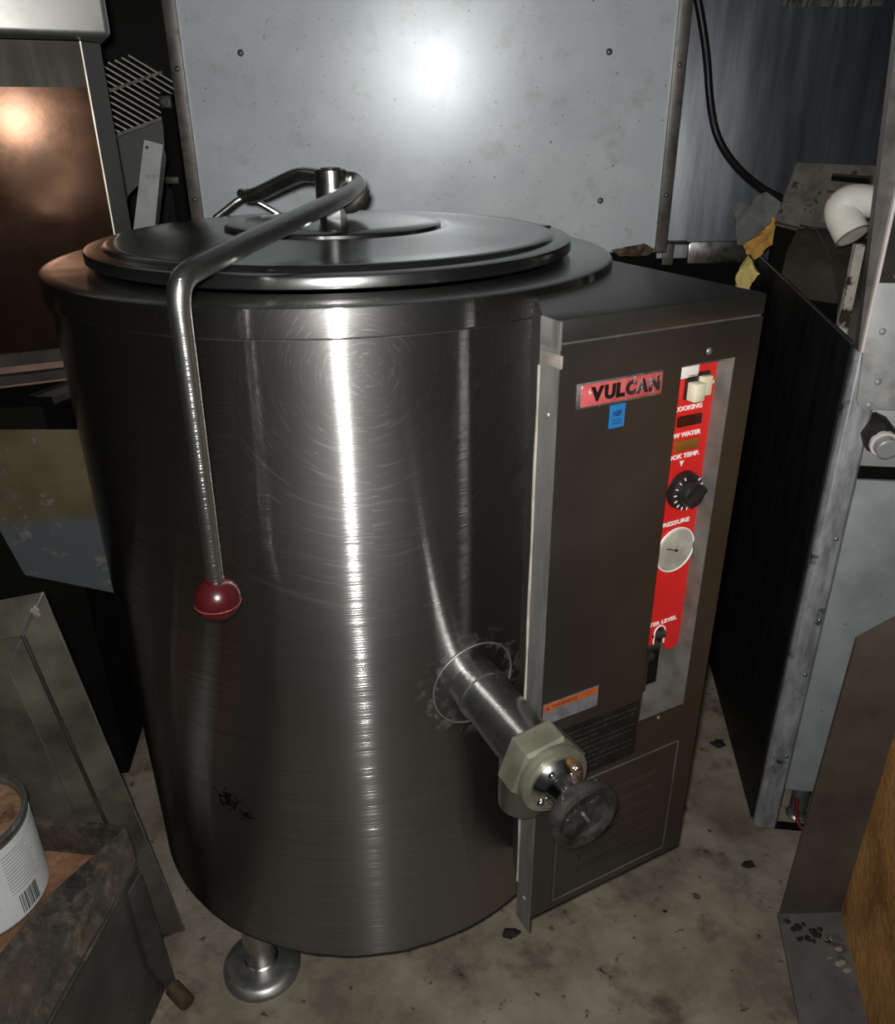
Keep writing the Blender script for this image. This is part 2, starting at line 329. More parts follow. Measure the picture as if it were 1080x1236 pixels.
    def lump(self, c, r, seed, sc=(1, 1, .6)):
        b = bmesh.new(); bmesh.ops.create_icosphere(b, subdivisions=3, radius=1)
        for v in b.verts:
            k = 1 + .55 * noise.noise(v.co * 1.6 + Vector((seed, 0, seed)))
            v.co = Vector((v.co.x * sc[0], v.co.y * sc[1], v.co.z * sc[2])) * k * r + Vector(c)
        return self._merge(b)
    def text(self, s, mat, height, width=None, extrude=.0006, shear=0, bold=0.0, align='LEFT'):
        cu = bpy.data.curves.new('t', 'FONT'); cu.body = s; cu.extrude = extrude; cu.shear = shear; cu.offset = bold
        cu.resolution_u = 3; cu.size = 1
        o = bpy.data.objects.new('t', cu); COL.objects.link(o)
        dg = bpy.context.evaluated_depsgraph_get(); dg.update()
        me = bpy.data.meshes.new_from_object(o.evaluated_get(dg))
        bpy.data.objects.remove(o); bpy.data.curves.remove(cu)
        b = bmesh.new(); b.from_mesh(me); bpy.data.meshes.remove(me)
        xs = [v.co.x for v in b.verts]; ys = [v.co.y for v in b.verts]
        sy = height / (max(ys) - min(ys)); sx = width / (max(xs) - min(xs)) if width else sy
        x0 = min(xs) if align == 'LEFT' else (max(xs) if align == 'RIGHT' else (max(xs) + min(xs)) / 2)
        for v in b.verts: v.co = Vector(((v.co.x - x0) * sx, (v.co.y - min(ys)) * sy, v.co.z))
        return self._merge(b, mat)
    def build(self, name, mat, parent=None, angle=32, weld=True):
        bm = self.bm
        if weld: bmesh.ops.remove_doubles(bm, verts=bm.verts, dist=1e-5)
        off = Vector((0, 0, 0)); p = parent
        while p is not None: off += p.location; p = p.parent
        for v in bm.verts: v.co -= off
        a = R(angle)
        for f in bm.faces: f.smooth = True
        for e in bm.edges:
            if len(e.link_faces) == 2:
                if e.calc_face_angle(0) > a: e.smooth = False
        me = bpy.data.meshes.new(name); bm.to_mesh(me); bm.free(); me.materials.append(M[mat] if isinstance(mat, str) else mat)
        o = bpy.data.objects.new(name, me); COL.objects.link(o)
        if parent is not None: o.parent = parent
        return o

def thing(name, label, cat, loc, group=None):
    o = bpy.data.objects.new(name, None); COL.objects.link(o); o.location = loc
    o.empty_display_size = .05
    o['label'] = label; o['category'] = cat
    if group: o['group'] = group
    return o
def tag(o, label, cat, group=None):
    o['label'] = label; o['category'] = cat
    if group: o['group'] = group
    return o
def struct(o): o['kind'] = 'structure'; return o

# ------------------------------------------------------------------ the room
f = MB().box((-2.2, -2.2, -.05), (2.4, 2.2, 0)); struct(f.build('floor', 'floor'))
struct(MB().box((-2.2, 1.8, 0), (2.4, 1.9, 2.6)).build('wall_back', 'wall'))
struct(MB().box((-2.3, -2.2, 0), (-2.2, 1.9, 2.6)).build('wall_left', 'wall'))
struct(MB().box((2.4, -2.2, 0), (2.5, 1.9, 2.6)).build('wall_right', 'wall'))

# ------------------------------------------------------------------ the steam kettle
K = thing('steam_kettle', 'large round stainless steel steam kettle with lid, lever handle and red control panel', 'kettle', (0, 0, 0))
body = [(0, .175), (.30, .172), (.343, .160), (.3475, .152), (.350, .154), (.350, 1.0255), (.34, 1.03)]
MB().lathe(body, 160).build('body_shell', 'kettle', K, 25)
rng = random.Random(3)
m = MB()                                                     # ragged black sealant bead along the lower edge
m.tube([(.3485 * math.cos(t), .3485 * math.sin(t), .1515 + .0012 * rng.uniform(-1, 1)) for t in [2 * PI * i / 120 for i in range(121)]], .0022, 8)
m.build('bottom_bead', 'black', K)
MB().tube([(.3502 * math.cos(t), .3502 * math.sin(t), 1.0254) for t in [2 * PI * i / 160 for i in range(161)]], .0007, 6).build('shell_seam', 'flange', K)
deck = [(.285, 1.045), (.29, 1.0565), (.340, 1.0572), (.3515, 1.0570), (.3555, 1.0555), (.357, 1.0520), (.357, 1.0285), (.3545, 1.0262), (.349, 1.0258)]
MB().lathe(deck, 160).build('rim_deck', 'kettle', K, 25)
lid = [(.296, 1.0625), (.3035, 1.0628), (.3048, 1.0640), (.3048, 1.0735), (.3035, 1.0758), (.300, 1.0768), (.287, 1.0770), (.284, 1.0772),
       (.281, 1.0805), (.276, 1.0822), (.268, 1.0815), (.24, 1.0828), (.20, 1.0855), (.165, 1.0885), (.152, 1.0900), (.1455, 1.0902), (.1415, 1.0885),
       (.1385, 1.0885), (.1375, 1.0925), (.134, 1.0945), (.11, 1.0962), (.06, 1.0985), (.02, 1.0995), (0, 1.0995)]
L_ = MB().lathe(lid, 160).build('lid', 'lid', K, 40)
MB().lathe([(0, 1.0620), (.29, 1.0620), (.296, 1.0625), (.296, 1.07)], 120).build('lid_underside', 'soot', L_)
MB().box((.285, .035, 1.0768), (.297, .047, 1.0785), bev=.0005).build('lid_notch', 'black', L_)

# post through the lid
P_ = MB().lathe([(0, 1.157), (.0185, 1.157), (.0205, 1.1555), (.0205, 1.116), (.018, 1.113), (0, 1.113)], 32).build('lift_post', 'post', K)
b = MB().lathe([(0, 1.114), (.0165, 1.114), (.0175, 1.112), (.0175, 1.102), (.0165, 1.099), (0, 1.099)], 6); b.build('post_nut', 'plate', P_)  # pale colour stands in for light reflected off the nut
MB().lathe([(.0125, 1.1572), (.0125, 1.1582), (0, 1.1582)], 24).build('post_cap', 'soot', P_)
# lever: through the post, round a tight elbow, over the lid, down the front
H = MB().tube([(-.016, -.004, 1.146), (.012, .000, 1.145), (.030, .002, 1.1435), (.034, -.008, 1.139), (.030, -.026, 1.136), (.012, -.080, 1.1290),
               (-.118, -.372, 1.0985), (-.130, -.396, 1.092), (-.1335, -.402, 1.074), (-.1335, -.401, 1.05), (-.1395, -.394, .80)],
              [.0098, .0098, .0100, .0102, .0102, .0102, .0104, .0103, .0100, .0094, .0082], 20, smooth=3).build('lever_handle', 'lever', K)
MB().tube([(.041, -.006, 1.134), (.036, -.004, 1.124), (.024, -.004, 1.113), (.014, -.004, 1.108)], [.0075, .0115, .0105, .005], 14, smooth=2).build('lever_clevis', 'soot', H)
bc = Vector((-.1405, -.3925, .779))
kb = MB().ball(bc, .0232, 40); kb.lathe([(.0090, .0200), (.0098, .0245), (.0084, .0262)], 24, Matrix.Translation(bc)); kn = kb.build('ball_knob', 'ball', H)
MB().tube([bc + Vector((.0229 * math.cos(t), .0229 * math.sin(t), -.004)) for t in [2 * PI * i / 48 for i in range(49)]], .0003, 6).build('mould_line', 'redplate', H)
# hinge arm to the back of the lid
A = MB().tube([(-.012, .010, 1.148), (-.034, .050, 1.1485), (-.050, .084, 1.1440), (-.122, .232, 1.107), (-.140, .268, 1.111)],
              [.0085, .0095, .0105, .0115, .0075], 16, smooth=2).build('hinge_arm', 'bar', K)
MB().tube([(-.185, .262, 1.076), (-.168, .262, 1.087), (-.142, .262, 1.105), (-.128, .262, 1.106), (-.10, .262, 1.090), (-.078, .262, 1.076)], .0042, 10, smooth=2).build('hinge_bail', 'post', A)
MB().lathe([(0, .003), (.0045, .003), (.005, 0), (0, 0)], 12, Matrix.Translation((-.124, .236, 1.117))).build('cotter_pin', 'post', A)

# legs
for a in (-128.8, 20, 125):
    x, y = .302 * math.cos(R(a)), .302 * math.sin(R(a))
    lg = MB().lathe([(0, .168), (.024, .168), (.024, .026), (.0265, .024), (.0265, .014), (0, .014)], 32, Matrix.Translation((x, y, 0))).build('leg', 'post', K)
    MB().lathe([(.024, .020), (.040, .0185), (.050, .0170), (.0555, .0145), (.0605, .008), (.0605, 0), (0, 0)], 48, Matrix.Translation((x, y, 0))).build('foot_flange', 'tin', lg)

# control cabinet: local axes u (across the front), w (back), z
U1 = Vector((.9397, .3420, 0)); W1 = Vector((-.3420, .9397, 0)); C0 = Vector((.1958, -.4045, 0)); Z = Vector((0, 0, 1))
MC = basis(C0, U1, W1, Z)
def front(u, z, e=.0006): return basis(C0 + U1 * u - W1 * e + Z * z, U1, Z, -W1)   # text frame on the front face
m = MB()
wu0, wu1, wz0, wz1 = .1515, .2229, .530, .985
FT = .012
for lo, hi in (((0, 0, .2595), (wu0, FT, 1.0245)), ((wu1, 0, .2595), (.2565, FT, 1.0245)), ((wu0, 0, wz1), (wu1, FT, 1.0245)), ((wu0, 0, .2595), (wu1, FT, wz0))):
    m.box(lo, hi, MC)
m.prism([(.2565, FT), (.2565, .268), (.2535, .268), (.2535, FT)], .2595, 1.0245, MC)
cab = m.build('cabinet_housing', 'cabinet', K)
MB().prism([(0, 0), (0, .030), (.046, .112), (.2565, .272), (.2565, 0)], 1.0265, 1.0478, MC, .0012).build('top_cover', 'cabinet', cab)
MB().prism([(.001, .0012), (.001, .030), (.25, .25), (.254, .0012)], 1.0242, 1.0268, MC).build('top_seam', 'strip', cab)
m = MB().prism([(0, FT), (0, .030), (.002, .030), (.002, FT)], .262, 1.0245, MC)
m.box((-.0008, -.0008, .235), (.0012, .030, 1.0245), MC); fl = m.build('side_flange', 'flange', cab)
MB().prism([(.0, .030), (.006, .032), (.052, .114), (.046, .118)], .262, 1.043, MC).build('sealant_joint', 'cabinet', cab)
mm = MB(); mm.tube([C0 + W1 * .030 - U1 * .0002 + Z * z + U1 * .0005 * math.sin(z * 41) for z in [.30 + .02 * i for i in range(36)]], .0022, 8); mm.build('sealant_bead', 'caulk', cab)
MB().box((-.0016, -.0022, 1.0205), (.0014, .030, 1.047), MC, .0006).build('corner_cap', 'flange', cab)
MB().box((-.002, -.006, 1.004), (.0010, .024, 1.0165), MC, .0006).build('bent_tab', 'rust_metal', cab)
def screw(loc, nrm, r, parent, mat='flange', h=.5):
    q = Vector(nrm).to_track_quat('Z', 'Y').to_matrix().to_4x4(); q.translation = loc
    return MB().lathe([(0, r * h), (r * .5, r * h * .9), (r * .85, r * h * .5), (r, 0), (r, -r * .3), (0, -r * .3)], 16, q).build('screw', mat, parent)
screw(C0 + U1 * .1864 + Z * .996, -W1, .0042, cab)
screw(C0 + U1 * .1845 + Z * .523, -W1, .0028, cab)
screw(C0 - U1 * .0009 + W1 * .013 + Z * .955, -U1, .0045, cab)
screw(C0 - U1 * .0009 + W1 * .013 + Z * .285, -U1, .0040, cab)
# lower louvred cover
m = MB()
lu0, lu1, lz0, lz1 = .0345, .2250, .274, .4705
for lo, hi in (((lu0, -.0022, lz0), (lu0 + .0014, 0, lz1)), ((lu1 - .0014, -.0022, lz0), (lu1, 0, lz1)), ((lu0, -.0022, lz0), (lu1, 0, lz0 + .0014)), ((lu0, -.0022, lz1 - .0014), (lu1, 0, lz1))):
    m.box(lo, hi, MC, .0004, 1)
lv = m.build('louvre_cover', 'strip', K)
m = MB()
for i in range(6):
    z = .305 + i * .024
    m.prism([(0, 0), (.0032, 0), (.0010, .011), (0, .011)], .075, .190, basis(C0 + Z * z, -W1, Z, U1), .0004)
m.build('louvre', 'cabinet', lv)

# nameplate and stickers
npz = basis(C0 + U1 * .0235 + Z * .961 - W1 * .0004, U1, Z, -W1)
pl = MB().box((-.0012, -.0012, -.0006), (.1042, .0246, .0009), npz, .0008).build('nameplate', 'plateedge', K)
MB().box((.0035, .0008, .0006), (.1022, .0226, .0013), npz, .0004).build('red_field', 'redplate', pl)
mm = MB(); tx = .0145
for ch, w in zip('VULCAN', (.0165, .014, .0115, .014, .0155, .0145)):
    MB().text(ch, npz @ Matrix.Translation((tx, .0046, .0014)), .0150, w * .93, .0007, bold=.06).build('raised_letter', 'label' if ch in 'VUL' else 'wornletter', pl, 60); tx += w
st = MB().box((.0640, -.0005, .9335), (.0830, .0002, .9580), MC).build('blue_sticker', 'blue', K)
mm = MB(); mm.text('NSF', front(.0735, .9455, .0007), .0062, .0100, .0002, align='CENTER', bold=.03)
for k in range(3): mm.box((.0675, -.0008, .9375 + k * .0022), (.0795, -.0005, .9382 + k * .0022), MC)
mm.build('sticker_print', 'bluetext', st, 60)
wl = MB().box((.0040, -.0005, .583), (.0815, .0002, .6125), MC).build('warning_label', 'warnfilm', K)
MB().box((.0050, -.0008, .602), (.0800, -.0004, .6115), MC).build('orange_band', 'orange', wl)
mm = MB(); mm.text('WARNING', front(.0150, .6040, .0010), .0055, .036, .0002, bold=.03)
mm.plate([C0 + U1 * .0068 + Z * .6037 - W1 * .0010, C0 + U1 * .0130 + Z * .6037 - W1 * .0010, C0 + U1 * .0099 + Z * .6100 - W1 * .0010], .0004)
mm.build('warning_print', 'orangeprint', wl, 60)
il = MB().box((.0330, -.0005, .4790), (.1495, .0002, .5645), MC).build('instruction_label', 'label', K)
mm = MB(); rr = random.Random(5)
for k in range(9):
    z = .5560 - k * .0082; x = .039
    while x < .140:
        w = rr.uniform(.005, .013); w = min(w, .144 - x)
        mm.box((x, -.0007, z - .0021), (x + w, -.0004, z), MC); x += w + .0022
        if k in (2, 5, 8) and x > .085: break
mm.build('illegible_print', 'greyprint', il)

# recess and red control panel
D = .022
m = MB()
m.box((wu0 + .0002, .0005, wz0 - .003), (wu1 - .0002, .075, wz0 + .0010), MC)       # sill
m.box((wu0 - .002, .075, wz0), (wu1 + .002, .078, wz1), MC)                   # back
m.box((wu1 - .0009, .0005, wz0), (wu1 + .0010, .075, wz1), MC)
m.box((wu0 - .0015, FT, wz0), (wu0, .075, wz1), MC)
m.box((wu0 + .0002, .0005, wz1 - .001), (wu1 - .0002, .075, wz1 + .0015), MC)
m.box((wu1 - .0006, -.0006, wz0), (wu1 + .0008, .002, wz1), MC)
rc = m.build('control_recess', 'jamb', K)
MB().box((wu0, D + .012, wz0 + .02), (.205, .074, .625), MC).build('recess_shadow_box', 'void', rc)  # dark block added for the shade inside the recess
mm = MB(); mm.tube([C0 + U1 * .1775 + W1 * .030 + Z * z for z in (.55, .70)], .0055, 12); mm.build('sight_glass', 'soot', rc)
mm = MB()
for k in range(3): mm.tube([C0 + U1 * (.188 + .004 * k) + W1 * (.030 - .004 * k) + Z * (.60 + .018 * k), C0 + U1 * (.168) + W1 * .030 + Z * (.600 + .018 * k)], .0065, 12)
mm.build('valve_stub', 'soot', rc)
zt_, zb_ = .980, .628
outl = [(wu0 + .0005, .625), (.1800, .625), (.1800, .641), (.1882, .649), (.1965, .641), (.1965, .622), (.2000, .612), (.2090, .607), (.2170, .609), (.2228, .617), (.2228, zt_), (wu0 + .0005, zt_)]
cp = MB().plate([C0 + U1 * u + W1 * D + Z * z for u, z in outl], .002).build('control_panel', 'red', K)
def pf(u, z, e=.0016): return basis(C0 + U1 * u + W1 * (D - e) + Z * z, U1, Z, -W1)
for wd, u, z, wid in (('COOKING', .2075, .9270, .0400), ('LOW WATER', .2105, .8965, .0490), ('COOK TEMP.', .2126, .8710, .0520), ('PRESSURE', .2115, .7880, .0440), ('WATER LEVEL', .2130, .6520, .0600), ('ON', .2200, .9520, .0062)):
    MB().text(wd, pf(u, z), .0056 if wd != 'ON' else .0040, wid, .0003, bold=.03, align='RIGHT').build('printed_word', 'white', cp, 60)
MB().plate([pf(.1850, .8680).translation, pf(.1915, .8680).translation, pf(.1883, .8610).translation], .0004).build('printed_arrow', 'white', cp)
arc = [(.1800, .625), (.1800, .641)] + [(.1882 - .0082 * math.cos(t), .641 + .0082 * math.sin(t)) for t in [PI * i / 12 for i in range(13)]] + [(.1965, .641), (.1965, .622)]
MB().tube([C0 + U1 * u + W1 * (D - .0012) + Z * z for u, z in arc], .0010, 6).build('printed_arch', 'white', cp)
sw = MB().box((.1790, D - .004, .9395), (.2115, D, .9680), MC, .001).build('switch_bezel', 'black', cp)
MB().box((.1950, D - .011, .9430), (.2095, D - .003, .9645), MC, .0015).build('rocker_switch', 'ivory', cp)
MB().box((.1800, D - .017, .9400), (.1945, D - .004, .9600), MC, .0015).build('rocker_cap', 'ivory', cp)
MB().box((.1600, D - .004, .9640), (.1940, D - .001, .9775), MC, .0008).build('pale_tape', 'white', cp)
MB().box((.1743, D - .0035, .9090), (.2085, D, .9210), MC, .001).build('indicator_light', 'lampred', cp)
MB().box((.1743, D - .0035, .8800), (.2081, D, .8930), MC, .001).build('indicator_light', 'lampamber', cp)
dq = basis(C0 + U1 * .1955 + W1 * D + Z * .831, U1, Z, -W1)
dl = MB().lathe([(0, .011), (.0180, .011), (.0220, .0085), (.0235, .001), (0, .001)], 40, dq).build('temperature_dial', 'black', cp)
kb = MB(); kb.lathe([(0, .022), (.0130, .022), (.0145, .019), (.0150, .010), (0, .010)], 32, dq); kb.box((-.0045, -.0145, .012), (.0045, .0145, .0270), dq @ Matrix.Rotation(R(-50), 4, 'Z'), .002)
MB_marks = MB()
for k in range(14):
    a = 2 * PI * k / 16 + .4
    MB_marks.box((-.0006, .0172, .0105), (.0006, .0212, .0113), dq @ Matrix.Rotation(a, 4, 'Z') )
MB_marks.bm.verts.ensure_lookup_table()
kb.bm.verts.ensure_lookup_table()
kn2 = kb.build('dial_knob', 'black', cp)
MB_marks.build('dial_marks', 'white', cp)
gq = basis(C0 + U1 * .1950 + W1 * D + Z * .754, U1, Z, -W1)
MB().lathe([(0, .0035), (.0255, .0035), (.0270, .0025), (.0275, .001), (0, .001)], 48, gq).build('pressure_gauge', 'gaugeface', cp)
mm = MB(); mm.tube([gq @ Vector((.0282 * math.cos(t), .0282 * math.sin(t), .0022)) for t in [2 * PI * i / 48 for i in range(49)]], .0011, 8); mm.build('gauge_ring', 'white', cp)
mm = MB(); mm.box((-.0006, -.004, .0036), (.0006, .016, .0042), gq @ Matrix.Rotation(R(70), 4, 'Z')); mm.lathe([(0, .0046), (.002, .0046), (.002, .003)], 12, gq); mm.build('gauge_needle', 'greyprint', cp)

# draw-off valve
va = R(-67) - .085
vd = Vector((math.cos(va), math.sin(va), 0)); vs = Vector((-vd.y, vd.x, 0))
vo = Vector((.1345, -.3235, .590))
VM = basis(vo, vs, Z, vd)
vp = MB().lathe([(.0325, -.035), (.0325, .135), (.0325, .15), (0, .15)], 48, VM).build('draw_off_pipe', 'pipesteel', K, 25)
m = MB()
th0 = math.atan2(vo.y, vo.x)
def oncyl(a, dz, r=.3508): return Vector((r * math.cos(th0 + a / .35), r * math.sin(th0 + a / .35), vo.z + dz))
m.tube([oncyl(.056 * math.cos(t), .056 * math.sin(t)) for t in [2 * PI * i / 64 for i in range(65)]], .0011, 8, cap=False)
m.build('weld_ring', 'flange', vp)
m = MB()
for k in range(1): m.lathe([(.0325, .022), (.0345, .023), (.0345, .030), (.0325, .031)], 48, VM)
m.build('weld_collar', 'pipesteel', vp)
nt_ = MB().lathe([(.030, .136), (.0425, .136), (.0460, .140), (.0460, .168), (.0425, .172), (.030, .172)], 6, VM @ Matrix.Rotation(R(10), 4, 'Z'))
hx = nt_.build('hex_nut', 'nut', K, 20)
MB().lathe([(.030, .172), (.0395, .172), (.0405, .176), (.0395, .181), (.030, .182)], 40, VM).build('nut_collar', 'nut', hx)
bn = MB().lathe([(.031, .178), (.0315, .186), (.027, .192), (.021, .196), (.0185, .204), (.0185, .216), (.012, .219), (0, .219)], 40, VM).build('valve_bonnet', 'chrome', K)
for a in (50, 120, 200): screw(VM @ Vector((.0265 * math.cos(R(a)), .0265 * math.sin(R(a)), .1935)), vd, .004, bn, 'chrome', .8)
wh = MB()
WM = VM @ Matrix.Translation((0, 0, .231))
wh.lathe([(.0265, -.009), (.0330, -.0105), (.0370, -.007), (.0385, 0), (.0370, .006), (.0325, .0085), (.0275, .0060), (.0265, -.009)], 56, WM)
for k in range(5):
    wh.box((-.0058, .010, -.007), (.0058, .030, .0015), WM @ Matrix.Rotation(2 * PI * k / 5 + .3, 4, 'Z'), .0015)
wh.lathe([(0, .003), (.010, .003), (.0135, .0015), (.0150, -.004), (.014, -.020), (0, -.020)], 32, WM)
wh.lathe([(.012, -.0075), (.012, -.0005), (.0200, .0012), (.0285, .0005), (.0285, -.0075)], 48, WM)
hw = wh.build('handwheel', 'wheel', K)
MB().box((-.0018, -.008, .0030), (.0018, .008, .0075), WM @ Matrix.Rotation(R(30), 4, 'Z'), .0008).build('spindle_end', 'flange', hw)
m = MB(); sp = vo + vd * .118
m.lathe([(.0260, -.085), (.0275, -.085), (.0275, .0), (.0260, .0), (.0260, -.085)], 40, Matrix.Translation(sp)); m.build('outlet_spout', 'pipesteel', K, 25)

# ------------------------------------------------------------------ equipment behind: bare sheet back
n = Vector((.11925, .99286, 0)); t = Vector((.99286, -.11925, 0))
P0 = Vector((-.277, .7125, 0))                      # left end of the sheet at its surface
MS = basis(P0, t, n, Z)
SW = .962
BK = thing('backed_equipment', 'tall pale scratched sheet metal panel standing behind the kettle', 'metal panel', P0 + t * .48)
sh = MB().box((0, 0, .957), (SW, .012, 1.95), MS, .001).build('back_sheet', 'sheet', BK)
l1 = MB().box((-.014, -.007, .957), (.011, .016, 1.95), MS, .0015).build('edge_strip', 'strip', BK)
l2 = MB().box((SW - .008, -.007, .957), (SW + .016, .016, 1.95), MS, .0015).build('edge_strip', 'strip', BK)
for (s, z) in ((.122, 1.331), (.829, 1.328), (.012 + .82, 1.06)):
    screw(P0 + t * s - n * .0005 + Z * z, -n, .0062, sh, 'strip')
for s, pa in ((-.001, l1), (SW + .004, l2)):
    for z in (1.07, 1.305): screw(P0 + t * s - n * .007 + Z * z, -n, .005, pa, 'strip')
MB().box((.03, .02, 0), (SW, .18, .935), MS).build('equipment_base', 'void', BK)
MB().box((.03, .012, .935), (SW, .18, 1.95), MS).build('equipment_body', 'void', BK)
MB().crumple([P0 + t * s - n * .004 + Z * z for s, z in ((.86, .962), (.93, .975), (.955, .962), (.94, .95), (.88, .950))], .002, .003, 60, 4).build('rust_scale', 'pipe', BK)

# right rear: backguard with cast badge
Q0 = (0.748, 0.79, 1.201)
G0 = Vector((Q0[0] - .12, Q0[1] + .0144, 0)); MG = basis(G0, t, n, Z)
BG = thing('range_backguard', 'dark brushed steel backguard with a cast badge at top right', 'backguard', G0 + t * .45)
MB().box((0, 0, .0), (1.05, .30, 2.0), MG, .002).build('backguard_panel', 'rearsteel', BG)
BL = Vector((0.957, 0.765, 1.42)); BR = Vector((1.168, 0.74, 1.419))
mm = MB(); mm.text('IMPERIAL', basis(BL - n * .004, t, Z, -n), .060, (BR - BL).length, .006, shear=.3, bold=.02); bd = mm.build('cast_badge', 'emboss', BG, 60)
# bright ledge box between the panel and the fryer
E0 = (0.752, 0.76, 0.955); E1 = (0.917, 0.728, 0.955); E2 = (0.864, 0.606, 0.925)
ML = basis((E0[0], E0[1], 0), t, n, Z)
LG = thing('steel_ledge', 'small bright steel box ledge behind the control cabinet, beside the black fryer side', 'ledge', (E0[0] + .08, E0[1], 0))
MB().box((.062, 0, .905), (.235, .025, .955), ML, .003).build('ledge_box', 'post', LG)
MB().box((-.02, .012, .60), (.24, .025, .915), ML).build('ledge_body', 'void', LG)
MB().box((.0, -.010, .905), (.026, -.004, .955), ML, .001).build('bracket', 'strip', LG)
MB().box((.0, -.010, .950), (.062, .025, .955), ML, .001).build('bracket_top', 'soot', LG)
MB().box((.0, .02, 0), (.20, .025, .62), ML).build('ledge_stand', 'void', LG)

# power cord
cp_ = [(0.756, 0.744, 1.458), (0.777, 0.742, 1.4), (0.799, 0.739, 1.326), (0.814, 0.737, 1.248), (0.838, 0.735, 1.176), (0.87, 0.696, 1.119), (0.906, 0.631, 1.075), (0.939, 0.567, 1.054), (0.94, 0.487, 1.032)]
top = Vector(cp_[0])
tag(MB().tube([(top.x - .01, top.y, top.z + .30), (top.x - .008, top.y, top.z + .12)] + cp_, .0085, 12, smooth=2).build('power_cord', 'cord'), 'black rubber power cord drooping in front of the dark steel backguard', 'cord')

# ------------------------------------------------------------------ fryer cabinet on the right
d = Vector((.25848, .96602, 0)); fr = Vector((.96602, -.25848, 0)); B0 = Vector((.714, -.066, 0)); MF = basis(B0, fr, d, Z)
FY = thing('fryer_cabinet', 'black sided fryer cabinet with scuffed grey front post, right of the kettle', 'fryer', B0 + fr * .2 + d * .3)
MB().plate([MF @ Vector(p) for p in ((.002, 0, .012), (.002, .62, .012), (.002, .62, .952), (.002, .0, .922))], .004).build('side_panel', 'blacktop', FY)
MB().tube([MF @ Vector((.002, .0, .922)), MF @ Vector((.002, .62, .952))], .0032, 8).build('side_edge', 'soot', FY)
po = MB().prism([(.004, -.010), (.010, -.016), (.040, -.016), (.046, -.008), (.046, .004), (.004, .004)], .004, .916, MF, .001).build('front_post', 'postgrey', FY)
for z in (.18, .36, .62, .47): screw(MF @ Vector((.033 if z != .47 else .036, -.016, z)), -d, .0038, po, 'tin')
MB().box((.048, -.004, .092), (.40, .004, .716), MF, .001).build('lower_panel', 'galv', FY)
MB().box((.048, .012, .716), (.40, .03, .736), MF).build('panel_gap', 'void', FY)  # near-black strip fills the gap in place of its shade
MB().box((.046, .004, .736), (.40, .012, .840), MF, .001).build('valve_panel', 'plate', FY)
hp = MB().prism([(.030, .833), (.40, .833), (.40, 1.010), (.0095, 1.010), (.0095, .92), (.016, .848), (.020, .838)], -.022, -.017, basis(B0, fr, Z, d) , .0006).build('riveted_plate', 'plate', FY)
for q in ((0.742, -0.074, 0.945), (0.751, -0.076, 0.874), (0.746, -0.075, 0.84), (0.746, -0.075, 1.019)):
    screw(Vector(q) - d * .022, -d, .0050, hp, 'plate', .6)
MB().box((.008, -.020, 1.010), (.40, -.006, 1.45), MF, .001).build('upper_panel', 'soot', FY)
MB().box((.0055, -.0265, .916), (.0095, -.0165, 1.45), MF, .0005).build('bare_edge', 'white', FY)
MB().prism([(.0050, .915), (.0075, .915), (.0075, 1.45), (-.042, 1.45)], -.016, .0, basis(B0, fr, Z, d)).build('corner_riser', 'strip', FY)
MB().box((.013, -.012, .0), (.40, .004, .004), MF).build('bottom_rail', 'void', FY)
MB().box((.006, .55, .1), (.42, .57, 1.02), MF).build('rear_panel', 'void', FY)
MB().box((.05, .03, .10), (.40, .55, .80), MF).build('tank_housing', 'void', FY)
MB().prism([(.0085, .088), (.0225, .090), (.0215, .104), (.0085, .102)], .82, 1.045, MF).build('inner_post', 'peel', FY)
MB().box((.050, .020, .80), (.40, .060, .97), MF).build('inner_bracket', 'soot', FY)
fo = Vector((0.767, -0.08, 0.798)); fe = Vector((0.756, -0.132, 0.788))
fd = (fe - fo).normalized(); FQ = fd.to_track_quat('Z', 'Y').to_matrix().to_4x4(); FQ.translation = fo; FL = (fe - fo).length
MB().lathe([(0, -.01), (.023, -.01), (.023, FL - .018), (.019, FL - .012), (0, FL - .012)], 8, FQ).build('pipe_fitting', 'soot', FY)
MB().lathe([(0, FL - .014), (.0190, FL - .014), (.0190, FL - .007), (0, FL - .007)], 28, FQ).build('thread_tape', 'white', FY)
MB().lathe([(0, FL - .008), (.0155, FL - .008), (.0155, FL + .006), (.0135, FL + .008), (0, FL + .008)], 28, FQ).build('pipe_plug', 'plate', FY)
MB().lathe([(0, .1), (.016, .1), (.016, .008), (.020, .004), (.020, 0), (0, 0)], 24, MF @ Matrix.Translation((.092, .03, 0))).build('leg', 'tin', FY)
for (s, tt) in ((.40, .05), (.40, .5), (.03, .55)): MB().lathe([(0, .11), (.016, .11), (.016, 0), (0, 0)], 20, MF @ Matrix.Translation((s, tt, 0))).build('leg', 'tin', FY)
tag(MB().tube([(0.791, -0.08, 0.06), (0.789, -0.086, 0.035), (0.791, -0.105, 0.012), (0.817, -0.12, 0.007)], .0038, 10, smooth=2).build('red_hose', 'redhose'), 'short dark red hose on the floor beneath the galvanised fryer panel', 'hose')

